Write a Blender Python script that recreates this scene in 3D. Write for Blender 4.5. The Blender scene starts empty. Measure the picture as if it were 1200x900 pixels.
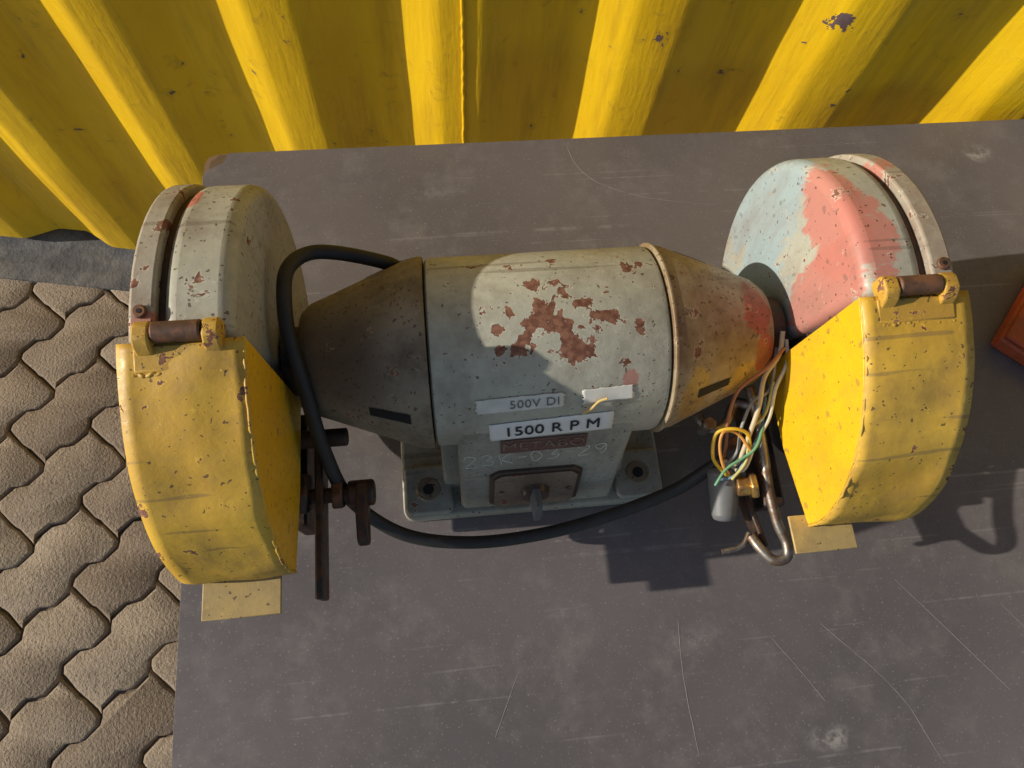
import bpy, bmesh, math, random
from mathutils import Vector, Matrix, noise as mnoise
random.seed(7)
sc=bpy.context.scene
COL=bpy.context.collection

# ------------------------------------------------------------------ materials
class M:
    def __init__(s,name):
        s.mat=bpy.data.materials.new(name); s.mat.use_nodes=True
        s.nt=s.mat.node_tree; s.b=s.nt.nodes['Principled BSDF']
        s.tc=s.nt.nodes.new('ShaderNodeTexCoord'); s.co=s.tc.outputs['Object']
    def n(s,t): return s.nt.nodes.new(t)
    def l(s,a,b):
        if isinstance(a,(int,float)): b.default_value=a
        elif isinstance(a,tuple): b.default_value=(a+(1,))[:4] if len(b.default_value)==4 else a
        else: s.nt.links.new(a,b)
    def map(s,scale=(1,1,1),rot=(0,0,0),loc=(0,0,0),v=None):
        m=s.n('ShaderNodeMapping'); s.l(v or s.co,m.inputs[0]); m.inputs['Scale'].default_value=scale
        m.inputs['Rotation'].default_value=rot; m.inputs['Location'].default_value=loc; return m.outputs[0]
    def noise(s,scale,detail=4,rough=.55,v=None,dist=0,col=False):
        k=s.n('ShaderNodeTexNoise'); s.l(v or s.co,k.inputs['Vector']); k.inputs['Scale'].default_value=scale
        k.inputs['Detail'].default_value=min(detail,4);k.inputs['Roughness'].default_value=rough;k.inputs['Distortion'].default_value=dist
        return k.outputs['Color' if col else 'Fac']
    def vor(s,scale,v=None,feature='F1',out='Distance'):
        k=s.n('ShaderNodeTexVoronoi'); k.feature=feature; s.l(v or s.co,k.inputs['Vector']);k.inputs['Scale'].default_value=scale
        return k.outputs[out]
    def m(s,op,a,b=0.0,c=None,clamp=False):
        k=s.n('ShaderNodeMath');k.operation=op;k.use_clamp=clamp;s.l(a,k.inputs[0]);s.l(b,k.inputs[1])
        if c is not None:s.l(c,k.inputs[2])
        return k.outputs[0]
    def rng(s,v,a,b,c=0.0,d=1.0):
        k=s.n('ShaderNodeMapRange');k.interpolation_type='SMOOTHSTEP';s.l(v,k.inputs[0])
        k.inputs[1].default_value=a;k.inputs[2].default_value=b;k.inputs[3].default_value=c;k.inputs[4].default_value=d
        return k.outputs[0]
    def mix(s,f,a,b,bt='MIX'):
        k=s.n('ShaderNodeMix');k.data_type='RGBA';k.blend_type=bt;s.l(f,k.inputs[0]);s.l(a,k.inputs[6]);s.l(b,k.inputs[7]);return k.outputs[2]
    def blob(s,c,r,soft=.5):
        sc_=r if isinstance(r,tuple) else (r,r,r)
        v=s.n('ShaderNodeVectorMath');v.operation='SUBTRACT';s.l(s.co,v.inputs[0]);v.inputs[1].default_value=c
        w=s.n('ShaderNodeVectorMath');w.operation='DIVIDE';s.l(v.outputs[0],w.inputs[0]);w.inputs[1].default_value=sc_
        x=s.n('ShaderNodeVectorMath');x.operation='LENGTH';s.l(w.outputs[0],x.inputs[0])
        return s.rng(x.outputs['Value'],soft,1.0,1.0,0.0)
    def bump(s,h,st=.3,dist=.001):
        k=s.n('ShaderNodeBump');k.inputs['Strength'].default_value=st;k.inputs['Distance'].default_value=dist;s.l(h,k.inputs['Height'])
        s.l(k.outputs[0],s.b.inputs['Normal'])
    def fin(s,col,rough=.5,metal=0.0,spec=.5):
        s.l(col,s.b.inputs['Base Color']);s.l(rough,s.b.inputs['Roughness']);s.l(metal,s.b.inputs['Metallic'])
        s.b.inputs['Specular IOR Level'].default_value=spec
        return s.mat

RUST=(.13,.048,.026)
def paint(name,col,col2=None,chip=.68,rustb=(),over=(),dirt=.35,dirtcol=(.07,.05,.03),rough=.45,chipscale=38,bump=.35,spec=.5,dirtshadeb=(),specks=.695,fullbump=False):
    p=M(name); col2=col2 or tuple(c*.8 for c in col)
    big=p.noise(9,3,.6); fine=p.noise(150,3,.65); mid=p.noise(chipscale,4,.66,dist=.3)
    c=p.mix(p.rng(big,.35,.65),col,col2)
    c=p.mix(p.rng(fine,.3,.75,0,.22),c,tuple(x*.6 for x in col2))
    ov=None
    for oc,blobs in over:
        if ov is None: ov=p.m('MULTIPLY',p.m('SUBTRACT',p.noise(40,4,.75,dist=.5,v=p.map((1,1,.4))),.5),2.5)
        for b in blobs:
            k=p.blob(b[0],b[1],.3)
            f=p.rng(p.m('ADD',k,ov),.36,.66)
            f=p.m('MULTIPLY',f,p.rng(k,0,.08))
            c=p.mix(p.m('MULTIPLY',f,.88),c,oc)
    st=p.noise(16,4,.72,v=p.map((1,1,.35)))
    d=p.rng(st,.42,.72)
    for b in dirtshadeb: d=p.m('MAXIMUM',d,p.blob(b[0],b[1],.2))
    c=p.mix(p.m('MULTIPLY',d,dirt),c,dirtcol)
    sp=p.rng(p.noise(230,1,.5),specks,specks+.035)
    c=p.mix(p.m('MULTIPLY',sp,.8),c,(.07,.04,.025))
    s1=p.noise(34,1,.5,v=p.map((.12,2.6,2.6),(.2,.5,.5)))
    c=p.mix(p.m('MULTIPLY',p.rng(s1,.69,.72),.4),c,(.10,.08,.06))
    t=mid
    for b in rustb:
        t=p.m('ADD',t,p.m('MULTIPLY',p.blob(b[0],b[1],.1),b[2]))
    mask=p.rng(t,chip,chip+.018)
    rim=p.m('SUBTRACT',p.rng(t,chip-.03,chip-.005),mask,clamp=True)
    rc=p.mix(p.rng(fine,.35,.65),RUST,(.25,.115,.07))
    c=p.mix(p.m('MULTIPLY',rim,.35),c,tuple(min(1,x*1.5) for x in col))
    c=p.mix(mask,c,rc)
    m2=mask if fullbump else p.rng(mid,chip,chip+.018)
    h=p.m('ADD',p.m('MULTIPLY',m2,-1.0),p.m('MULTIPLY',mid,1.2))
    if fullbump: h=p.m('ADD',h,p.m('MULTIPLY',fine,.35))
    p.bump(h,bump,.0013)
    r=p.m('ADD',p.m('MULTIPLY',mask,.35),p.m('ADD',p.m('MULTIPLY',d,.15),p.rng(fine,.3,.7,rough-.06,rough+.08)))
    return p.fin(c,r,0.0,spec)
def metal(name,col,rough=.5,met=.7,col2=None,scale=60):
    p=M(name);k=p.noise(scale,4,.65);c=p.mix(p.rng(k,.4,.62),col,col2 or RUST)
    p.bump(k,.4,.0012)
    return p.fin(c,p.rng(k,.3,.7,rough-.1,rough+.15),met)
def plain(name,col,rough=.5,var=.15,scale=50,bump=.1,met=0.0):
    p=M(name);k=p.noise(scale,3,.6);c=p.mix(k,tuple(x*(1-var) for x in col),tuple(min(1,x*(1+var)) for x in col))
    if bump>.15: p.bump(k,bump,.0006)
    return p.fin(c,rough,met)

# ------------------------------------------------------------------ mesh helpers
def link(o,parent=None):
    COL.objects.link(o)
    if parent: o.parent=parent
    return o
def empty(name,loc=(0,0,0)):
    e=bpy.data.objects.new(name,None);e.empty_display_size=.1;e.location=loc;COL.objects.link(e);return e
def mesh(name,vs,fs,mat,parent=None,smooth=True,bevel=0,seg=2,ang=35,recalc=True):
    me=bpy.data.meshes.new(name);me.from_pydata([tuple(v) for v in vs],[],fs);me.update()
    if recalc:
        bm=bmesh.new();bm.from_mesh(me);bmesh.ops.remove_doubles(bm,verts=bm.verts,dist=1e-6);bmesh.ops.recalc_face_normals(bm,faces=bm.faces);bm.to_mesh(me);bm.free()
    for m_ in (mat if isinstance(mat,(list,tuple)) else [mat]): me.materials.append(m_)
    if smooth:
        for p in me.polygons:p.use_smooth=True
        me.set_sharp_from_angle(angle=math.radians(ang))
    o=bpy.data.objects.new(name,me);link(o,parent)
    if bevel:
        b=o.modifiers.new('b','BEVEL');b.width=bevel;b.segments=seg;b.limit_method='ANGLE';b.angle_limit=math.radians(30)
    return o
def box(name,x,y,z,mat,parent=None,bevel=.001,rz=0,seg=2):
    cx,cy=(x[0]+x[1])/2,(y[0]+y[1])/2
    vs=[]
    for a in x:
        for b in y:
            for c in z:
                dx,dy=a-cx,b-cy
                vs.append((cx+dx*math.cos(rz)-dy*math.sin(rz),cy+dx*math.sin(rz)+dy*math.cos(rz),c))
    fs=[(0,1,3,2),(4,6,7,5),(0,4,5,1),(2,3,7,6),(0,2,6,4),(1,5,7,3)]
    return mesh(name,vs,fs,mat,parent,True,bevel,seg)
def prism(name,pts,x0,x1,mat,parent=None,bevel=0,seg=3,axis='x'):
    n=len(pts)
    if axis=='x': vs=[(x0,a,b) for a,b in pts]+[(x1,a,b) for a,b in pts]
    else: vs=[(a,b,x0) for a,b in pts]+[(a,b,x1) for a,b in pts]
    fs=[tuple(range(n)),tuple(range(2*n-1,n-1,-1))]+[(i,(i+1)%n,(i+1)%n+n,i+n) for i in range(n)]
    return mesh(name,vs,fs,mat,parent,True,bevel,seg)
def cyl(name,p0,p1,r0,mat,parent=None,r1=None,n=28,bevel=0):
    p0,p1=Vector(p0),Vector(p1);d=(p1-p0).normalized();a=d.orthogonal().normalized();b=d.cross(a);r1=r0 if r1 is None else r1
    vs=[p0+(a*math.cos(t)+b*math.sin(t))*r0 for t in [2*math.pi*i/n for i in range(n)]]+[p1+(a*math.cos(t)+b*math.sin(t))*r1 for t in [2*math.pi*i/n for i in range(n)]]
    fs=[tuple(range(n)),tuple(range(2*n-1,n-1,-1))]+[(i,(i+1)%n,(i+1)%n+n,i+n) for i in range(n)]
    return mesh(name,vs,fs,mat,parent,True,bevel)
def lathe(name,prof,cy,cz,mat,parent=None,n=72,ang=35):
    vs=[];fs=[];k=len(prof)
    for i in range(n):
        t=2*math.pi*i/n
        for x,r in prof:
            vs.append((x,cy+r*math.sin(t),cz+r*math.cos(t)))
    for i in range(n):
        j=(i+1)%n
        for q in range(k-1): fs.append((i*k+q,i*k+q+1,j*k+q+1,j*k+q))
    fs.append(tuple(i*k for i in range(n)));fs.append(tuple(i*k+k-1 for i in range(n))[::-1])
    return mesh(name,vs,fs,mat,parent,True,0,2,ang)
def catmull(P,sub=8):
    P=[Vector(p) for p in P];Q=[P[0]*2-P[1]]+P+[P[-1]*2-P[-2]];out=[]
    for i in range(1,len(Q)-2):
        for k in range(sub):
            t=k/sub;a,b,c,d=Q[i-1],Q[i],Q[i+1],Q[i+2]
            out.append(.5*((2*b)+(c-a)*t+(2*a-5*b+4*c-d)*t*t+(3*b-a-3*c+d)*t**3))
    out.append(P[-1]);return out
def tube(name,P,r,mat,parent=None,sub=8,res=5,multi=None):
    cu=bpy.data.curves.new(name,'CURVE');cu.dimensions='3D'
    for PP in (multi or [P]):
        pts=catmull(PP,sub) if sub>1 else [Vector(p) for p in PP]
        sp=cu.splines.new('POLY');sp.points.add(len(pts)-1)
        for i,p in enumerate(pts): sp.points[i].co=(p.x,p.y,p.z,1)
        sp.use_smooth=True
    cu.bevel_depth=r;cu.bevel_resolution=res;cu.use_fill_caps=True;cu.materials.append(mat)
    return link(bpy.data.objects.new(name,cu),parent)

# ------------------------------------------------------------------ constants
CY,CZ,R=.27,.1825,.092
XC=.0885
def onbody(x,deg): t=math.radians(deg);return (x,CY-R*math.sin(t),CZ+R*math.cos(t))
# ------------------------------------------------------------------ grinder materials
rb=[(.085,8,.026,.27),(.108,23,.028,.28),(.066,22,.018,.27),(.055,3,.011,.25),(.043,13,.010,.24),(.045,22,.009,.22),(.120,-1,.012,.24),
    (.147,9,.014,.26),(.171,15,.012,.25),(.060,-30,.011,.2),(.078,-15,.012,.2),(.101,-36,.010,.2),(.132,-15,.010,.2),(.155,35,.012,.22),(.135,12,.02,.14),(.095,-8,.03,.10),(.175,-20,.02,.13)]
m_body=paint('grey_green_paint',(.49,.48,.385),(.40,.395,.315),chip=.66,
    rustb=[(onbody(a,b),(c*1.1,c*1.1,c*1.1),d) for a,b,c,d in rb],
    over=[((.48,.22,.17),[((.160,.205,.25),(.012,.014,.016))])],dirt=.5,dirtcol=(.16,.13,.09),rough=.38,
    dirtshadeb=[((.0,.16,.19),(.04,.05,.06))],chipscale=60,fullbump=True)
m_ped=paint('pedestal_paint',(.37,.365,.305),(.28,.27,.22),chip=.66,dirt=.6,dirtcol=(.13,.105,.075),rough=.5)
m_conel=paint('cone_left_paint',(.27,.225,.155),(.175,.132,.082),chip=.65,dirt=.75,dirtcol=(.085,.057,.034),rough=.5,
    dirtshadeb=[((-.09,.24,.24),(.06,.08,.06))],specks=.66)  # dirty brown, darker than the right bell: its shadow put into the colour
m_coner=paint('cone_right_paint',(.38,.31,.20),(.27,.19,.10),chip=.645,
    over=[((.46,.30,.06),[((.225,.19,.23),(.02,.04,.06)),((.28,.20,.22),(.03,.04,.04))]),((.40,.05,.03),[((.292,.27,.235),(.024,.042,.03)),((.300,.235,.22),(.018,.035,.035))])],
    dirt=.8,dirtcol=(.16,.09,.04),rough=.42,specks=.65)
m_druml=paint('guard_paint',(.44,.43,.34),(.37,.35,.275),chip=.66,
    over=[((.55,.13,.09),[((-.205,.37,.32),(.014,.034,.034))])],dirt=.58,dirtcol=(.15,.105,.07),rough=.42,
    rustb=[((-.165,.33,.32),(.02,.05,.04),.16),((-.19,.26,.35),(.03,.03,.03),.08)],specks=.675,dirtshadeb=[((-.150,.32,.20),(.0085,.25,.25))])  # inner-face blob paints its shade into the colour along with rusty dirt
m_drumr=paint('guard_paint_red_blue',(.46,.45,.36),(.39,.39,.325),chip=.67,
    over=[((.31,.40,.42),[((.335,.40,.22),(.035,.11,.15)),((.335,.30,.16),(.02,.13,.11))]),((.50,.185,.145),[((.340,.315,.325),(.032,.095,.07)),((.335,.26,.28),(.03,.06,.10)),((.352,.29,.34),(.028,.08,.045))])],dirt=.5,dirtcol=(.20,.14,.11),rough=.42,
    rustb=[((.385,.27,.345),(.02,.05,.02),.12),((.362,.25,.34),(.012,.03,.02),.14)],specks=.685)
m_ring=paint('guard_cover_paint',(.42,.40,.32),(.38,.33,.26),chip=.60,over=[((.5,.2,.15),[((-.22,.24,.34),(.02,.02,.03)),((.40,.36,.31),(.03,.03,.03))])],dirt=.6,dirtcol=(.18,.11,.065),rough=.5)
def hb(s):
    x=XC+s*.283
    return [((x,.225,.345),(.055,.024,.03),.15),((x,.075,.19),(.06,.02,.02),.11),((XC+s*.24,.14,.30),(.008,.12,.12),.09),((XC+s*.328,.14,.30),(.008,.14,.14),.11),((x+.01,.14,.31),(.012,.02,.02),.12)]
m_yel=paint('yellow_paint_worn',(.66,.415,.05),(.55,.325,.038),chip=.672,dirt=.62,dirtcol=(.30,.175,.055),rough=.45,chipscale=58,rustb=hb(-1)+hb(1),specks=.695)
m_yel2=paint('yellow_paint_inner_lit',(.80,.475,.012),(.70,.40,.01),chip=.705,dirt=.38,dirtcol=(.38,.21,.03),rough=.42,chipscale=58,specks=.705)  # brighter for the inner plates: sunlight and bounce put into the colour
m_ytab=paint('yellow_paint_tab',(.50,.35,.12),(.38,.28,.12),chip=.63,dirt=.65,dirtcol=(.20,.14,.08),rough=.5)
m_hinge=paint('yellow_paint_hinge',(.60,.365,.04),(.47,.27,.04),chip=.59,dirt=.5,dirtcol=(.22,.12,.05),rough=.5,chipscale=80)
m_rusty=metal('rusty_steel',(.10,.055,.035),.6,.3,(.2,.09,.045))
m_dark=metal('dark_steel',(.04,.033,.03),.5,.5,(.10,.05,.03))
m_steel=metal('bare_steel',(.30,.28,.25),.42,.8,(.16,.11,.08))
m_brass=metal('brass',(.50,.32,.10),.4,.8,(.25,.14,.06))
m_straw=plain('straw_twine',(.55,.40,.14),.7,.2)
m_rub=plain('black_rubber',(.022,.021,.020),.58,.6,60,.25)
m_black=plain('black_void',(.008,.008,.008),.8)
m_stone=plain('abrasive_stone',(.22,.21,.2),.9,.3,300,.6)
m_greyp=plain('grey_plastic',(.13,.135,.14),.5,.3)
m_white=plain('label_white',(.78,.78,.74),.45,.14,45,.05)
m_label2=plain('label_faded',(.62,.61,.55),.5,.22,70,.2)
m_ink=plain('label_ink',(.02,.02,.025),.5)
m_ink2=plain('faded_ink',(.13,.13,.125),.6)
m_chalk=plain('chalk_marks',(.56,.56,.49),.8,.4,200)
m_plate=plain('switch_plate_bakelite',(.06,.04,.028),.42,.4,60,.2)
m_plate2=paint('switch_face',(.28,.225,.165),(.18,.135,.095),chip=.60,dirt=.5,rough=.42)
m_alu=metal('nameplate_metal',(.12,.07,.055),.45,.1,(.17,.085,.065),90)
m_emb=metal('nameplate_letters',(.30,.235,.20),.45,.2,(.17,.10,.08),140)

G=empty('bench_grinder')
lathe('motor_housing',[(-.018,R-.004),(-.016,R-.001),(-.013,R),(.193,R),(.196,R-.001),(.198,R-.004)],CY,CZ,m_body,G,96)
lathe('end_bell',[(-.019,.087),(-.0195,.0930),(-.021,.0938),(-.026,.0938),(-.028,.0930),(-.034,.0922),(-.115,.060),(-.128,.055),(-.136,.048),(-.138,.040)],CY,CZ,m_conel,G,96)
lathe('end_bell.001',[(.199,.087),(.1995,.0942),(.2002,.0950),(.2015,.0950),(.2022,.0942),(.2035,.0925),(.212,.0912),(.288,.060),(.302,.054),(.312,.046),(.316,.036)],CY,CZ,m_coner,G,96)
cyl('shaft',(-.2,CY,CZ),(.38,CY,CZ),.018,m_steel,G)
cyl('shaft_collar',(-.155,CY,CZ),(-.138,CY,CZ),.034,m_dark,G)
cyl('shaft_collar.001',(.312,CY,CZ),(.33,CY,CZ),.034,m_dark,G)
SL=.22; TT=math.atan2(1,SL)
ST=R*TT
def surf(x,s,off):
    if s<=ST:
        t=s/R; return Vector((x,CY-(R+off)*math.sin(t),CZ+(R+off)*math.cos(t)))
    k=s-ST; p=Vector((x,CY-R*math.sin(TT),CZ+R*math.cos(TT)))
    d=Vector((0,-math.cos(TT),-math.sin(TT))); nn=Vector((0,-math.sin(TT),math.cos(TT)))
    return p+d*k+nn*off
def s_of_z(z): return ST+(CZ+R*math.cos(TT)-z)/math.sin(TT)
yt,zt=CY-R*math.sin(TT),CZ+R*math.cos(TT)
zb=.02
yb=yt-SL*(zt-zb)
ped=[(yt,zt),(yb,zb),(2*CY-yb,zb),(2*CY-yt,zt)]
prism('pedestal',ped,.002,.173,m_ped,G,.006,4)
def rrect(x0,x1,y0,y1,r,n=6):
    o=[]
    for cx,cy,a in [(x1-r,y1-r,0),(x0+r,y1-r,90),(x0+r,y0+r,180),(x1-r,y0+r,270)]:
        for i in range(n+1):
            t=math.radians(a+90*i/n);o.append((cx+r*math.cos(t),cy+r*math.sin(t)))
    return o
prism('base_plate',rrect(-.064,.238,.134,.406,.012),.0,.021,m_ped,G,.004,3,'z')
k=0
for fx in (-.034,.208):
    for fy in (.165,.375):
        prism('foot_pad' if k==0 else 'foot_pad.%03d'%k,rrect(fx-.027,fx+.027,fy-.028,fy+.028,.008),.0212,.030,m_ped,G,.003,3,'z')
        cyl('bolt_boss' if k==0 else 'bolt_boss.%03d'%k,(fx,fy,.030),(fx,fy,.0315),.014,m_conel,G,.0125)
        cyl('bolt_hole' if k==0 else 'bolt_hole.%03d'%k,(fx,fy,.0317),(fx,fy,.0320),.0062,m_black,G)
        k+=1
for i,x in enumerate((-.004,.178)):
    prism('pedestal_web' if i==0 else 'pedestal_web.001',[(.21,.12),(.165,.021),(.375,.021),(.33,.12)],x-.012,x+.012,m_ped,G,.004,3)

def patch(name,x0,s0,w,h,rot,off,mat,th=.0005,nx=24,ny=14,jag=0):
    vs=[];fs=[];c,s_=math.cos(rot),math.sin(rot)
    for j in range(ny+1):
        for i in range(nx+1):
            a=(i/nx-.5)*w;b=(j/ny-.5)*h
            if jag and i in(0,nx): a+=random.uniform(-jag,jag)
            if jag and j in(0,ny): b+=random.uniform(-jag*.3,jag*.3)
            vs.append(surf(x0+a*c-b*s_,s0-(a*s_+b*c),off))
    for j in range(ny):
        for i in range(nx):
            q=j*(nx+1)+i;fs.append((q,q+1,q+nx+2,q+nx+1))
    o=mesh(name,vs,fs,mat,G,True,0,recalc=False)
    so=o.modifiers.new('s','SOLIDIFY');so.thickness=th;so.offset=0
    return o
def text(name,t,x0,s0,size,rot,off,mat,sx=1.0,sy=1.0,sp=1.0,dup=0):
    cu=bpy.data.curves.new(name,'FONT');cu.body=t;cu.size=size;cu.align_x='CENTER';cu.align_y='CENTER';cu.space_character=sp
    o=bpy.data.objects.new('t',cu);COL.objects.link(o)
    dg=bpy.context.evaluated_depsgraph_get();me0=bpy.data.meshes.new_from_object(o.evaluated_get(dg))
    bpy.data.objects.remove(o)
    for q in range(2 if dup else 1):
        me=me0.copy()
        bm=bmesh.new();bm.from_mesh(me);bmesh.ops.triangulate(bm,faces=bm.faces[:]);bmesh.ops.subdivide_edges(bm,edges=bm.edges[:],cuts=1)
        c,s_=math.cos(rot),math.sin(rot)
        for v in bm.verts:
            a,b=v.co.x*sx+q*dup,v.co.y*sy
            v.co=surf(x0+a*c-b*s_,s0-(a*s_+b*c),off+q*.0002)
        bm.to_mesh(me);bm.free();me.materials.clear();me.materials.append(mat)
        link(bpy.data.objects.new(name if q==0 else name+'_bold',me),G)
patch('label_voltage',.060,.0885,.079,.0155,.03,.0010,m_label2,jag=.0015)
text('label_voltage_text','500V DI',.073,.0885,.0125,.03,.0020,m_ink2,1.0,1.0,1.1)
patch('label_blank',.140,.0850,.046,.0150,.05,.0010,m_label2,jag=.0015)
patch('label_speed',.090,.1245,.116,.030,.065,.0010,m_white,jag=.0006)
text('label_speed_text','1500 R P M',.0905,.1250,.0175,.065,.0020,m_ink,1.05,1.35,1.05,.0004)
patch('nameplate',.085,.157,.084,.026,.03,.0010,m_alu,.001)
text('nameplate_text','METABO',.085,.157,.0170,.03,.0022,m_emb,1.15,1.25,1.1)
GL={'2':[[(0,.8),(.15,1),(.5,1),(.6,.75),(.35,.4),(0,0),(.65,.02)]],'3':[[(0,.95),(.35,1),(.55,.8),(.2,.55),(.6,.35),(.4,.02),(0,.08)]],
'K':[[(0,1),(.03,0)],[(.6,1),(.06,.5),(.65,0)]],'-':[[(.05,.5),(.5,.52)]],'0':[[(.3,1),(.02,.6),(.15,.05),(.5,.1),(.6,.6),(.35,1),(.22,.95)]],
'9':[[(.55,.85),(.25,1),(.05,.72),(.3,.5),(.58,.8),(.5,.3),(.35,0)]]}
def chalk(txt,x0,s0,w,h,rot):
    ML=[];x=0
    for ch in txt:
        for stx in GL[ch]:
            pts=[]
            for (a,b) in stx:
                aa=(x+a+random.uniform(-.06,.06))*w;bb=(b-.5+random.uniform(-.07,.07))*h
                pts.append((aa,bb))
            P3=catmull([Vector((a,b,0)) for a,b in pts],5)
            ML.append([surf(x0+q.x*math.cos(rot)-q.y*math.sin(rot),s0-(q.x*math.sin(rot)+q.y*math.cos(rot)),.0001) for q in P3])
        x+= .95 if ch!='-' else .7
    tube('chalk_inventory_mark',None,.00055,m_chalk,G,1,2,multi=ML)
chalk('23K-03-29',.008,.189,.0185,.023,.07)
tube('twine_scrap',[surf(.118,.104,.003),surf(.124,.097,.005),surf(.131,.090,.004),surf(.138,.086,.006)],.0013,m_straw,G,4)
ss=s_of_z(.074)
def slabpoly(name,pts,o0,o1,mat,bev=.0012):
    n=len(pts);vs=[surf(x,s,o0) for x,s in pts]+[surf(x,s,o1) for x,s in pts]
    fs=[tuple(range(n)),tuple(range(2*n-1,n-1,-1))]+[(i,(i+1)%n,(i+1)%n+n,i+n) for i in range(n)]
    return mesh(name,vs,fs,mat,G,True,bev,2)
def octo(cx,cs,a,b,ch): return [(cx-a,cs-b+ch),(cx-a+ch,cs-b),(cx+a-ch,cs-b),(cx+a,cs-b+ch),(cx+a,cs+b-ch),(cx+a-ch,cs+b),(cx-a+ch,cs+b),(cx-a,cs+b-ch)]
slabpoly('switch_housing',octo(.082,ss,.049,.044,.010),-.002,.004,m_plate)
slabpoly('switch_face_plate',octo(.082,ss,.044,.039,.008),.004,.0062,m_plate2)
a=surf(.082,ss,.006);b=surf(.082,ss,.014)
cyl('switch_dial',a,b,.016,m_plate,G,.014)
vs=[]
for (sv,wd) in ((ss-.018,.0035),(ss-.004,.0062),(ss+.010,.0062),(ss+.021,.004)):
    for of,k2 in ((.012,1.0),(.034,.75)):
        vs.append(surf(.082-wd*k2,sv,of));vs.append(surf(.082+wd*k2,sv,of))
fs=[]
for i in range(3):
    q=i*4;fs+=[(q,q+4,q+6,q+2),(q+1,q+3,q+7,q+5),(q+2,q+6,q+7,q+3),(q,q+1,q+5,q+4)]
fs+=[(0,2,3,1),(12,13,15,14)]
mesh('switch_knob',vs,fs,m_greyp,G,True,.0012)
for i,(dx,dsv) in enumerate([(-.037,0),(.037,0)]):
    cyl('switch_screw' if i==0 else 'switch_screw.001',surf(.082+dx,ss+dsv,.006),surf(.082+dx,ss+dsv,.0078),.0035,m_steel,G)
def coneslot(name,x0,x1,t,w,mat,left):
    vs=[]
    for x in (x0,x1):
        if left: r=.0922+(x+.034)/( -.115+.034)*(.060-.0922)
        else: r=.0912+(x-.212)/(.288-.212)*(.060-.0912)
        for dt in (-w,-w/3,w/3,w):
            vs.append((x,CY-(r+.0007)*math.sin(t+dt),CZ+(r+.0007)*math.cos(t+dt)))
    return mesh(name,vs,[(0,1,5,4),(1,2,6,5),(2,3,7,6)],mat,G,True,0,recalc=False)
coneslot('vent_slot',-.075,-.038,math.radians(62),.065,m_black,True)
coneslot('vent_slot.001',.228,.262,math.radians(62),.065,m_black,False)
coneslot('vent_slot.002',-.075,-.038,math.radians(-62),.065,m_black,True)
coneslot('vent_slot.003',.228,.262,math.radians(-62),.065,m_black,False)

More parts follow.
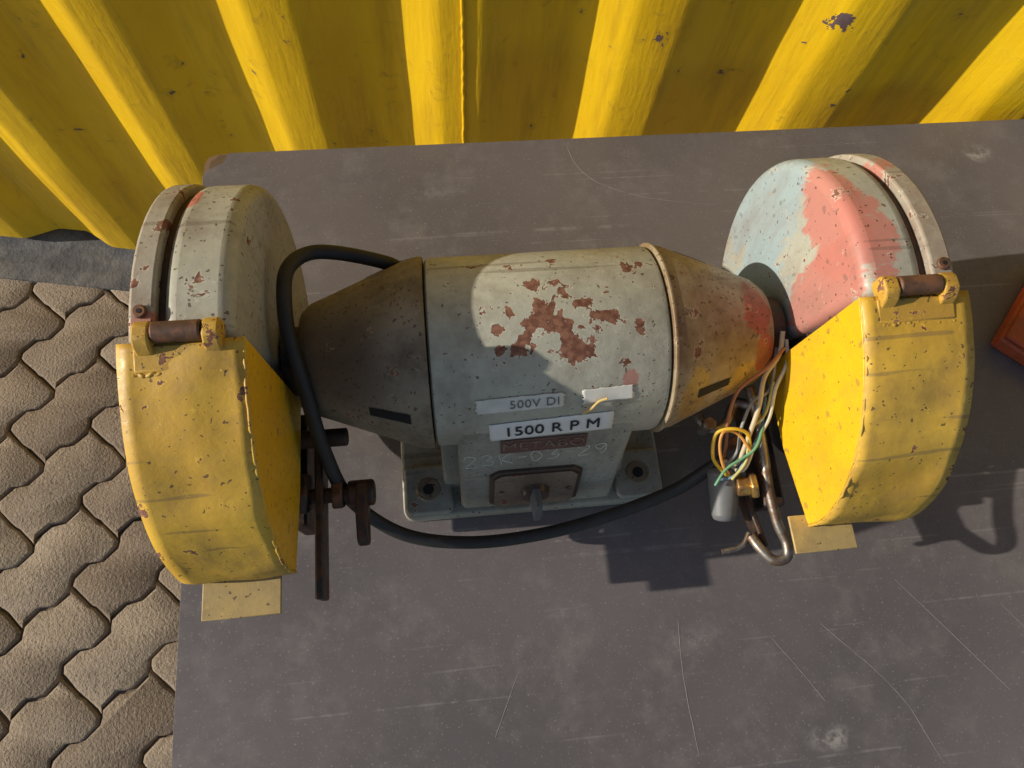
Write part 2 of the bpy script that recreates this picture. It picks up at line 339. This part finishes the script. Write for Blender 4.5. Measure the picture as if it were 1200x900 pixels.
# ------------------------------------------------------------------ wheel guards
def pt(r,deg): t=math.radians(deg);return (CY-r*math.sin(t),CZ+r*math.cos(t))
def guard(side,tabx,taby,md,sfx):
    def xx(a): return XC+side*a
    def pr(name,pts,a,b,mat,bev=0,seg=3): 
        x0,x1=sorted((xx(a),xx(b)));return prism(name+sfx,pts,x0,x1,mat,G,bev,seg)
    pr('guard_drum',[pt(.167,d) for d in range(15,-176,-5)],.2465,.2985,md,.011,5)
    pr('guard_groove',[pt(.161,d) for d in range(13,-176,-5)],.2975,.303,m_dark)
    pr('guard_cover_ring',[pt(.1695,d) for d in range(15,-176,-5)],.3022,.321,m_ring,.0025,3)
    pr('guard_cover_plate',[pt(.140,d) for d in range(10,-172,-6)],.3212,.325,m_ring,.002,2)
    w0,w1=sorted((xx(.262),xx(.302)))
    cyl('grinding_wheel'+sfx,(w0,CY,CZ),(w1,CY,CZ),.138,m_stone,G,n=72,bevel=.002)
    cyl('wheel_flange'+sfx,(w0-.004,CY,CZ),(w1+.004,CY,CZ),.045,m_steel,G)
    cyl('cover_screw'+sfx,(xx(.312),)+pt(.169,7),(xx(.312),)+pt(.1725,7),.0052,m_rusty,G,bevel=.001)
    cyl('cover_screw_slot'+sfx,(xx(.312),)+pt(.1724,7),(xx(.312),)+pt(.1729,7),.0018,m_black,G)
    for d in (-80,-120):
        cyl('ring_rivet%s_%d'%(sfx,-d),(xx(.312),)+pt(.169,d),(xx(.312),)+pt(.1712,d),.004,m_rusty,G,bevel=.001)
    prof=[(.171,15),(.173,22),(.176,30),(.180,40),(.185,50),(.190,60),(.195,70),(.199,80),(.200,86),(.199,92)]
    P=[pt(r,d) for r,d in prof]
    a,b=sorted((xx(.2375),xx(.328)))
    n=len(P);NS=10
    sub=4;PP=[]
    for i in range(n-1):
        for q in range(sub):
            f=q/sub;r=prof[i][0]*(1-f)+prof[i+1][0]*f;d=prof[i][1]*(1-f)+prof[i+1][1]*f;PP.append(pt(r,d))
    PP.append(P[-1]);vs=[];fs=[]
    for i,(y,z) in enumerate(PP):
        for j in range(NS+1):
            x=a+(b-a)*j/NS
            dz=(mnoise.noise(Vector((x*22+side*5,y*22,z*22)))*.0030+mnoise.noise(Vector((x*60,y*60+side,z*60)))*.0010)*(1 if 0<j<NS else .35)
            vs.append((x,y-dz,z+dz))
    W=NS+1
    for i in range(len(PP)-1):
        for j in range(NS): fs.append((i*W+j,i*W+j+1,(i+1)*W+j+1,(i+1)*W+j))
    o=mesh('front_cover_rim'+sfx,vs,fs,m_yel,G,True,0,2,40)
    so=o.modifiers.new('s','SOLIDIFY');so.thickness=.0025;so.offset=0
    side_poly=[pt(r-.0016,d) for r,d in prof]+[(.15,.160),(.237,.158)]
    for nm,(u0,u1),mt in (('front_cover_inner_plate',(.2372,.2400),m_yel2),('front_cover_outer_plate',(.3255,.3283),m_yel)):
        pr(nm,side_poly,u0,u1,mt,.0008,2)
    random.seed(3+side)
    bead=[]
    for i in range(70):
        f=i/69*(len(prof)-1);q=min(int(f),len(prof)-2);f-=q
        r=prof[q][0]*(1-f)+prof[q+1][0]*f;d=prof[q][1]*(1-f)+prof[q+1][1]*f
        bead.append((xx(.2380)+random.uniform(-.0005,.0005),)+pt(r-.0002+random.uniform(-.0005,.0005),d))
    tube('cover_weld'+sfx,bead,.0013,m_yel,G,1,3)
    yy,zz=pt(.199,92)
    box('cover_tab'+sfx,tabx,(taby,.082),(zz-.0035,zz-.0005),m_ytab,G,.0008)
    hy,hz=pt(.1765,13)
    hx=XC+side*.283
    cyl('hinge_barrel'+sfx,(hx-.0175,hy,hz),(hx+.0175,hy,hz),.0080,m_rusty,G,bevel=.0015)
    for i,dx in enumerate((-.0245,.0245)):
        pts=[(hy+.009,hz-.012),(hy+.009,hz+.002),(hy+.004,hz+.0065),(hy-.006,hz+.0065),(hy-.012,hz+.001),(hy-.017,hz-.012)]
        prism('hinge_lug%s'%(sfx if i==0 else sfx+'b'),pts,hx+dx-.0062,hx+dx+.0062,m_hinge,G,.0018,3)
    pts=[(hy-.007,hz-.013),(hy-.008,hz-.0045),(hy-.026,hz-.0100),(hy-.027,hz-.0150)]
    prism('hinge_leaf'+sfx,pts,hx-.033,hx+.031,m_hinge,G,.0012,2)
    wl=[(hx-.034+i*.0016,hy-.0272+random.uniform(-.0010,.0010),hz-.0130+random.uniform(-.0007,.0007)) for i in range(43)]
    tube('hinge_weld'+sfx,catmull(wl,2),.0018,m_hinge,G,1,3)
guard(-1,(-.2300,-.1620),.037,m_druml,'')
guard(1,(.309,.3695),.047,m_drumr,'.001')

# ------------------------------------------------------------------ power cable
tube('power_cable',[(-.040,.352,.20),(-.053,.350,.222),(-.094,.352,.242),(-.122,.348,.252),(-.138,.328,.262),(-.141,.300,.262),(-.139,.263,.25),(-.131,.225,.222),(-.124,.181,.17),(-.108,.143,.12),(-.060,.110,.08),(.010,.098,.06),(.091,.101,.060),(.166,.114,.07),(.229,.13,.09),(.262,.145,.115),(.276,.152,.13)],.0068,m_rub,G,8,6)
box('tool_rest_plate',(-.138,-.130),(.048,.206),(.118,.150),m_dark,G,.002)
cyl('rest_spindle',(-.168,.146,.135),(-.085,.146,.135),.0075,m_dark,G)
cyl('rest_knob',(-.160,.150,.135),(-.144,.150,.135),.022,m_dark,G,n=6,bevel=.003)
cyl('rest_knob.001',(-.123,.146,.135),(-.112,.146,.135),.015,m_rusty,G,n=6,bevel=.002)
cyl('rest_knob.002',(-.108,.146,.135),(-.082,.146,.135),.013,m_dark,G,bevel=.003)
prism('rest_wing_nut',[(.155,.125),(.155,.148),(.125,.150),(.098,.142),(.094,.132),(.100,.126),(.125,.128)],-.100,-.088,m_dark,G,.003,3)
cyl('rest_arm',(-.160,.20,.150),(-.105,.20,.150),.009,m_dark,G,bevel=.002)
box('rest_bracket',(-.166,-.150),(.120,.235),(.060,.125),m_dark,G,.003)
# right tool rest, switch plug and wiring
tube('rest_hook',[(.300,.215,.17),(.306,.185,.160),(.310,.150,.148),(.311,.115,.14),(.316,.080,.133),(.322,.062,.13),(.320,.048,.128),(.308,.046,.125),(.298,.058,.122),(.292,.072,.118)],.0052,m_steel,G,6)
tube('rest_rod',[(.292,.076,.115),(.283,.064,.112),(.262,.060,.11)],.003,m_steel,G,4)
box('rest_strap',(.296,.302),(.060,.135),(.095,.118),m_dark,G,.002,rz=.2)
cyl('plug_body',(.274,.142,.128),(.268,.090,.115),.0175,m_greyp,G,.012,bevel=.006)
cyl('brass_gland',(.280,.121,.135),(.294,.120,.138),.011,m_brass,G,n=6,bevel=.002)
cyl('brass_nut',(.293,.120,.138),(.300,.120,.140),.014,m_brass,G,n=6,bevel=.002)
box('rest_block',(.312,.335),(.100,.215),(.085,.120),m_dark,G,.003)
tube('clamp_ring',[(.250,.205,.14),(.253,.190,.145),(.265,.180,.145),(.279,.186,.145),(.290,.204,.15),(.302,.200,.155)],.0055,m_steel,G,5)
cyl('clamp_bolt',(.258,.184,.13),(.258,.184,.156),.007,m_steel,G,bevel=.001)
cyl('clamp_bolt.001',(.284,.165,.13),(.284,.165,.150),.006,m_rusty,G,n=6,bevel=.001)
def wire(n,col,P,r=.0017):
    tube(n,P,r,plain(n+'_mat',col,.5,.3,90),G,6,3)
wire('wire_cream',(.50,.42,.28),[(.322,.252,.222),(.318,.232,.212),(.303,.213,.202),(.297,.188,.19),(.288,.162,.17),(.280,.142,.15),(.274,.148,.135)],.0024)
wire('wire_white',(.55,.53,.44),[(.326,.245,.217),(.327,.225,.205),(.315,.203,.195),(.309,.178,.18),(.298,.160,.165),(.284,.134,.15),(.273,.150,.13)],.0019)
wire('wire_brown',(.33,.13,.06),[(.320,.235,.222),(.301,.218,.215),(.276,.203,.20),(.268,.180,.18),(.272,.160,.15),(.274,.150,.13)])
wire('wire_yellow',(.68,.44,.03),[(.292,.152,.16),(.286,.165,.175),(.270,.170,.18),(.256,.168,.172),(.253,.150,.160),(.260,.140,.150),(.272,.128,.145)],.0018)
wire('wire_orange',(.58,.28,.06),[(.290,.150,.165),(.278,.166,.172),(.262,.168,.178),(.258,.156,.170),(.262,.140,.158),(.270,.132,.148)],.0015)
wire('wire_green',(.12,.30,.16),[(.304,.172,.175),(.294,.152,.17),(.282,.144,.162),(.266,.136,.155),(.255,.122,.145)],.0015)
wire('wire_blue',(.14,.25,.34),[(.310,.200,.18),(.302,.168,.17),(.288,.148,.16),(.276,.130,.15),(.258,.128,.14)],.0015)
wire('wire_earth',(.45,.42,.14),[(.314,.210,.196),(.305,.182,.182),(.290,.168,.17),(.286,.142,.16),(.272,.126,.148)],.0015)
wire('wire_grey',(.30,.29,.27),[(.318,.240,.21),(.312,.205,.19),(.294,.195,.185),(.283,.172,.17),(.280,.152,.155),(.268,.140,.14)],.0017)

# ------------------------------------------------------------------ table
TX0,TX1,TY0,TY1=-.313,.93,-.42,.657
p=M('phenolic_table_top')
n3=p.noise(3.2,3,.6);n11=p.noise(13,4,.74)
base=p.mix(p.rng(n3,.35,.65),(.148,.129,.129),(.115,.102,.104))
base=p.mix(p.m('MULTIPLY',p.rng(n11,.46,.74),.42),base,(.23,.205,.19))
for i,(rz,s1,th,op) in enumerate([(.5,9,.70,.22),(-.95,12,.70,.16)]):
    s_=p.noise(s1,1,.55,v=p.map((.2,13,1),(0,0,rz),(i*3.1,i*1.7,0)))
    base=p.mix(p.m('MULTIPLY',p.m('MULTIPLY',p.rng(s_,th,th+.012),op),p.rng(n11,.42,.55)),base,(.38,.36,.34))
smn=p.noise(60,4,.7)
for c_,r_,op in [((.383,-.137,0),(.035,.018,.1),.6),((.79,.60,0),(.03,.02,.1),.6),((.60,.60,0),(.04,.01,.1),.3),((.1,.02,0),(.02,.01,.1),.2),((.25,-.02,0),(.05,.02,.1),.16),((.0,.58,0),(.06,.02,.1),.15)]:
    base=p.mix(p.m('MULTIPLY',p.m('MULTIPLY',p.blob(c_,r_,.1),p.rng(smn,.42,.62)),op),base,(.45,.43,.40))
dust=p.rng(p.noise(380,1,.5),.66,.72)
base=p.mix(p.m('MULTIPLY',dust,.4),base,(.38,.34,.30))
cornr=p.rng(p.m('ADD',p.blob((-.313,.657,0),(.05,.04,.1),.3),p.m('MULTIPLY',smn,.5)),.75,.85)
base=p.mix(cornr,base,(.13,.085,.05))
p.bump(smn,.10,.0006)
m_top=p.fin(base,p.rng(n11,.3,.7,.34,.54),0,.5)
q=M('plywood_edge')
lay=q.noise(1,2,v=q.map((2,2,260)))
m_ply=q.fin(q.mix(q.rng(lay,.4,.6),(.20,.12,.065),(.09,.055,.035)),.8)
T=empty('work_table')
out=[(TX0,TY0),(TX1,TY0),(TX1,TY1),(TX0+.034,TY1),(TX0+.028,TY1-.003),(TX0+.021,TY1-.002),(TX0+.014,TY1-.009),(TX0+.009,TY1-.012),(TX0+.007,TY1-.024),(TX0,TY1-.034)]
prism('table_top_skin',out,-.0015,0,m_top,T,.0004,1,'z')
core=[(TX0+.0003,TY0+.0003),(TX1-.0003,TY0+.0003),(TX1-.0003,TY1-.0003),(TX0+.020,TY1-.0006),(TX0+.006,TY1-.005),(TX0+.0006,TY1-.018)]
prism('table_top_core',core,-.021,-.0016,m_ply,T,0,1,'z')
m_scr=plain('scratch_burr',(.24,.22,.21),.6,.4,120)
SCR=[]
def scr(pts):
    P=catmull([Vector((x,y,0)) for x,y in pts],5)
    SCR.append([Vector((v.x+random.uniform(-.0004,.0004),v.y+random.uniform(-.0004,.0004),-.00008+random.uniform(-.00010,.00012))) for v in P])
scr([(.187,.640),(.197,.610),(.225,.580),(.290,.553),(.383,.536)])
scr([(.235,-.14),(.232,-.06),(.236,.0)]);scr([(.40,-.02),(.47,-.10),(.50,-.17)]);scr([(.50,.02),(.60,-.11)])
scr([(.34,-.03),(.37,-.075),(.385,-.10)]);scr([(.62,-.02),(.70,-.13)]);scr([(.02,-.10),(.05,-.04)])
tube('surface_scratches',None,.00030,m_scr,T,1,1,multi=SCR)
m_leg=paint('grey_table_frame',(.16,.17,.18),chip=.7)
GZ=-.80
for i,(x,y) in enumerate([(TX0+.05,TY0+.05),(TX1-.05,TY0+.05),(TX0+.05,TY1-.06),(TX1-.05,TY1-.06)]):
    box('leg_%d'%(i+1),(x-.02,x+.02),(y-.02,y+.02),(GZ+.002,-.062),m_leg,T,.003)
box('frame_front',(TX0+.03,TX1-.03),(TY0+.03,TY0+.07),(-.061,-.0215),m_leg,T,.003)
box('frame_back',(TX0+.03,TX1-.03),(TY1-.08,TY1-.04),(-.061,-.0215),m_leg,T,.003)
O=empty('orange_toolbox')
m_or=paint('orange_paint',(.60,.10,.03),chip=.68,dirt=.4)
rx=.807
box('toolbox_body',(rx-.07,rx+.07),(.305-.07,.305+.07),(.0005,.024),m_or,O,.004,rz=math.radians(47))
box('toolbox_lid',(rx-.067,rx+.067),(.305-.067,.305+.067),(.0245,.031),m_or,O,.002,rz=math.radians(47))
cyl('toolbox_latch',(rx-.02,.305,.031),(rx+.02,.305,.031),.006,m_steel,O)

# ------------------------------------------------------------------ container wall
BETA=math.radians(10.5);WY0=.840
Wd=Vector((math.cos(BETA),-math.sin(BETA),0));Wn=Vector((-math.sin(BETA),-math.cos(BETA),0))
PER=.278;DEP=.036
def prof_w(s):
    u=((s+.5*PER)%PER)-.5*PER
    a=abs(u)
    if a<.036:return 0
    if a<.104:return (a-.036)/.068*DEP
    return DEP
SHIFT=.05
us=[]
for k in range(-14,16):
    c=k*PER
    for o_ in (-.104,-.036,.036,.104):
        us+= [c+o_-.010,c+o_-.006,c+o_-.002,c+o_+.002,c+o_+.006,c+o_+.010]
def sm(s):
    return sum(prof_w(s+e) for e in (-.010,-.007,-.0035,0,.0035,.007,.010))/7
us=sorted(us)
zs=[GZ+.03+i*(2.5/80) for i in range(81)]
vs=[];fs=[]
for z in zs:
    for u in us:
        w=mnoise.noise(Vector((u*2.2,z*1.7,3)))*.006+mnoise.noise(Vector((u*7,z*4,9)))*.0025+mnoise.noise(Vector((u*16,z*10,2)))*.001
        pnt=Vector((0,WY0,z))+Wd*(u+SHIFT+mnoise.noise(Vector((round(u/PER*2),z*2.2,5)))*.004)-Wn*(sm(u)+w)
        vs.append(pnt)
nu=len(us)
for j in range(len(zs)-1):
    for i in range(nu-1):
        fs.append((j*nu+i,j*nu+i+1,(j+1)*nu+i+1,(j+1)*nu+i))
p=M('yellow_container_paint')
c=p.mix(p.rng(p.noise(3,3,.6),.3,.7),(.82,.53,.010),(.74,.455,.008))
st=p.noise(7,4,.72,v=p.map((3,3,.35)))
c=p.mix(p.m('MULTIPLY',p.rng(st,.44,.74),.45),c,(.36,.195,.015))
n26=p.noise(30,4,.66,dist=.4)
c=p.mix(p.m('MULTIPLY',p.rng(n26,.58,.74),.35),c,(.22,.125,.02))
t=n26
for c_,r_,a_ in [((.556,.74,.107),(.05,.06,.035),.18),((.553,.74,.155),(.04,.06,.02),.18),((.54,.74,.06),(.03,.06,.012),.17),((.0,.83,.10),(.03,.05,.04),.05),((.3,.79,.0),(.3,.1,.1),.02)]:
    t=p.m('ADD',t,p.m('MULTIPLY',p.blob(c_,r_,.2),a_))
mk=p.rng(t,.70,.715)
c=p.mix(mk,c,p.mix(p.noise(90,2),(.10,.055,.05),(.16,.12,.13)))
p.bump(p.m('ADD',p.m('MULTIPLY',n26,.8),p.m('MULTIPLY',st,1.8)),.5,.002)
m_wall=p.fin(c,p.rng(n26,.3,.7,.28,.44),0,.5)
Wl=empty('container_wall')
mesh('corrugated_panel',vs,fs,m_wall,Wl,True,0,2,25,recalc=False)
sp=[]
for i in range(240):
    z=GZ+.03+i*.0104
    w=mnoise.noise(Vector((0,z*1.7,3)))*.006
    sp.append(Vector((0,WY0,z))+Wd*(SHIFT+.004+random.uniform(-.0008,.0008))+Wn*(.0012-w))
tube('weld_seam',sp,.0030,m_wall,Wl,1,3)
def wbox(name,s0,s1,n0,n1,z0,z1,mat):
    vs=[]
    for s in(s0,s1):
        for n_ in(n0,n1):
            for z in(z0,z1): vs.append(Vector((0,WY0,z))+Wd*s+Wn*n_)
    return mesh(name,vs,[(0,1,3,2),(4,6,7,5),(0,4,5,1),(2,3,7,6),(0,2,6,4),(1,5,7,3)],mat,Wl,True,.003)
wbox('top_rail',-3.8,4.3,-.05,.012,GZ+2.531,GZ+2.62,m_wall)
wbox('bottom_rail',-3.8,4.3,-.08,-.05,GZ+.008,GZ+.03,m_wall)
wbox('container_roof',-3.8,4.3,-2.4,-.051,GZ+2.56,GZ+2.60,m_wall)

# ------------------------------------------------------------------ ground
p=M('sandy_ground')
gn=p.noise(2,4,.6)
gm=p.fin(p.mix(gn,(.13,.105,.08),(.20,.165,.125)),.95)
mesh('ground',[(-60,-60,GZ-.012),(60,-60,GZ-.012),(60,60,GZ-.012),(-60,60,GZ-.012)],[(0,1,2,3)],gm,None,False)
p=M('concrete_pavers')
at=p.n('ShaderNodeAttribute');at.attribute_name='tone'
c=p.mix(at.outputs['Fac'],(.215,.165,.120),(.34,.275,.205))
c=p.mix(p.m('MULTIPLY',p.rng(p.noise(7,4,.65),.4,.7),.55),c,(.155,.12,.09))
n180=p.noise(170,3,.65)
c=p.mix(p.m('MULTIPLY',p.rng(n180,.58,.70),.5),c,(.48,.41,.33))
c=p.mix(p.m('MULTIPLY',p.rng(n180,.30,.42,1,0),.7),c,(.08,.062,.048))
p.bump(n180,.8,.005)
m_pav=p.fin(c,.9,0,.25)
PL,PW=.250,.125
AMP=.0095
def wav(t,per):
    u=(t/per)%1.0
    if u<.08:return AMP*(u/.08)
    if u<.40:return AMP
    if u<.60:return AMP*(1-2*(u-.40)/.20)
    if u<.92:return -AMP
    return -AMP*(1-(u-.92)/.08)
NB=[0,.08,.40,.5,.60,.92]
bot=[((i+u)*PL/2) for i in range(2) for u in NB]
sid=[u*PW for u in NB]
ol=[(x,wav(x,PL/2)) for x in bot]+[(PL+wav(y,PW)*.15,y) for y in sid]+[(x,PW+wav(x,PL/2)) for x in [PL]+bot[:0:-1]]+[(wav(y,PW)*.15,y) for y in [PW]+sid[:0:-1]]
vs=[];fs=[];tones=[]
ANG=math.radians(44);ca,sa=math.cos(ANG),math.sin(ANG)
cxm,cym=PL/2,PW/2
for i in range(-14,14):
    for j in range(-26,27):
        ox=i*PL+(PL/2 if j%2 else 0);oy=j*PW
        wx=-.75+(ox*ca-oy*sa);wy=.1+(ox*sa+oy*ca)
        if not(-3.2<wx<1.6 and -1.6<wy<1.15 ): continue
        dz=random.uniform(-.002,.002);tx=random.uniform(-.012,.012);ty=random.uniform(-.012,.012)
        ro=random.uniform(-.010,.010);tn=random.random()
        b0=len(vs);n=len(ol)
        jit=[(random.uniform(-.0018,.0018),random.uniform(-.0018,.0018)) for _ in ol]
        for ins,zz in ((.0022,-.02),(.0022,-.006),(.0040,-.002),(.0080,0.0)):
            for (x,y),(jx,jy) in zip(ol,jit):
                dx,dy=x-cxm,y-cym
                dx*=1-ins/(PL/2);dy*=1-ins/(PW/2)
                X_=ox+cxm+dx*math.cos(ro)-dy*math.sin(ro)+jx;Y_=oy+cym+dx*math.sin(ro)+dy*math.cos(ro)+jy
                vs.append((-.75+X_*ca-Y_*sa,.1+X_*sa+Y_*ca,GZ+zz+dz+dx*tx+dy*ty))
        for L_ in range(3):
            for q_ in range(n):
                a_=b0+L_*n+q_;b_=b0+L_*n+(q_+1)%n
                fs.append((a_,b_,b_+n,a_+n));tones.append(tn)
        fs.append(tuple(b0+3*n+q_ for q_ in range(n)));tones.append(tn)
o=mesh('paving_stones',vs,fs,m_pav,None,True,0,2,50,recalc=False)
att=o.data.attributes.new('tone','FLOAT','FACE')
att.data.foreach_set('value',tones)
p=M('dark_concrete_strip')
cn=p.noise(14,4,.75)
m_con=p.fin(p.mix(p.rng(cn,.35,.65),(.07,.07,.075),(.14,.135,.13)),.85);p.bump(cn,.6,.01)
def wp(s,n_,z): return Vector((0,WY0,z))+Wd*s+Wn*n_
mesh('concrete_strip',[wp(-3.9,.10,GZ+.006),wp(4.3,.10,GZ+.006),wp(4.3,-2.5,GZ+.006),wp(-3.9,-2.5,GZ+.006),wp(-3.9,.10,GZ-.01),wp(4.3,.10,GZ-.01)],[(0,1,2,3),(4,5,1,0)],m_con,None,False)

# ------------------------------------------------------------------ light
EL=math.radians(21.5);DR=math.radians(-.6)
trav=Vector((math.cos(DR)*math.cos(EL),math.sin(DR)*math.cos(EL),-math.sin(EL)))
sd=bpy.data.lights.new('sun','SUN');sd.energy=5.0;sd.angle=math.radians(.5);sd.color=(1,.92,.80)
so=bpy.data.objects.new('sun',sd);COL.objects.link(so);so.rotation_euler=trav.to_track_quat('-Z','Y').to_euler();so.location=(-3,0,3)
w=bpy.data.worlds.new('World');sc.world=w;w.use_nodes=True
nt=w.node_tree;sk=nt.nodes.new('ShaderNodeTexSky');sk.sky_type='NISHITA';sk.sun_disc=False;sk.sun_elevation=EL
s_dir=-trav
sk.sun_rotation=math.atan2(s_dir.x,s_dir.y)
nt.links.new(sk.outputs[0],nt.nodes['Background'].inputs[0]);nt.nodes['Background'].inputs[1].default_value=.105
# ------------------------------------------------------------------ camera
Dn=Vector((-50,300,850)).normalized();Xx=Vector((10300,-735,850));Xx=(Xx-Dn*Xx.dot(Dn)).normalized();Uu=-Dn;Yy=Uu.cross(Xx)
Rm=Matrix(((Xx[0],-Xx[1],-Xx[2]),(Yy[0],-Yy[1],-Yy[2]),(Uu[0],-Uu[1],-Uu[2])))
cd=bpy.data.cameras.new('camera');cd.lens=25.5;cd.sensor_width=36;cd.clip_start=.02;cd.clip_end=300
co=bpy.data.objects.new('camera',cd);COL.objects.link(co);co.matrix_world=Matrix.Translation((0,0,.85))@Rm.to_4x4()
sc.camera=co
sc.view_settings.view_transform='Standard';sc.view_settings.look='None';sc.view_settings.exposure=0
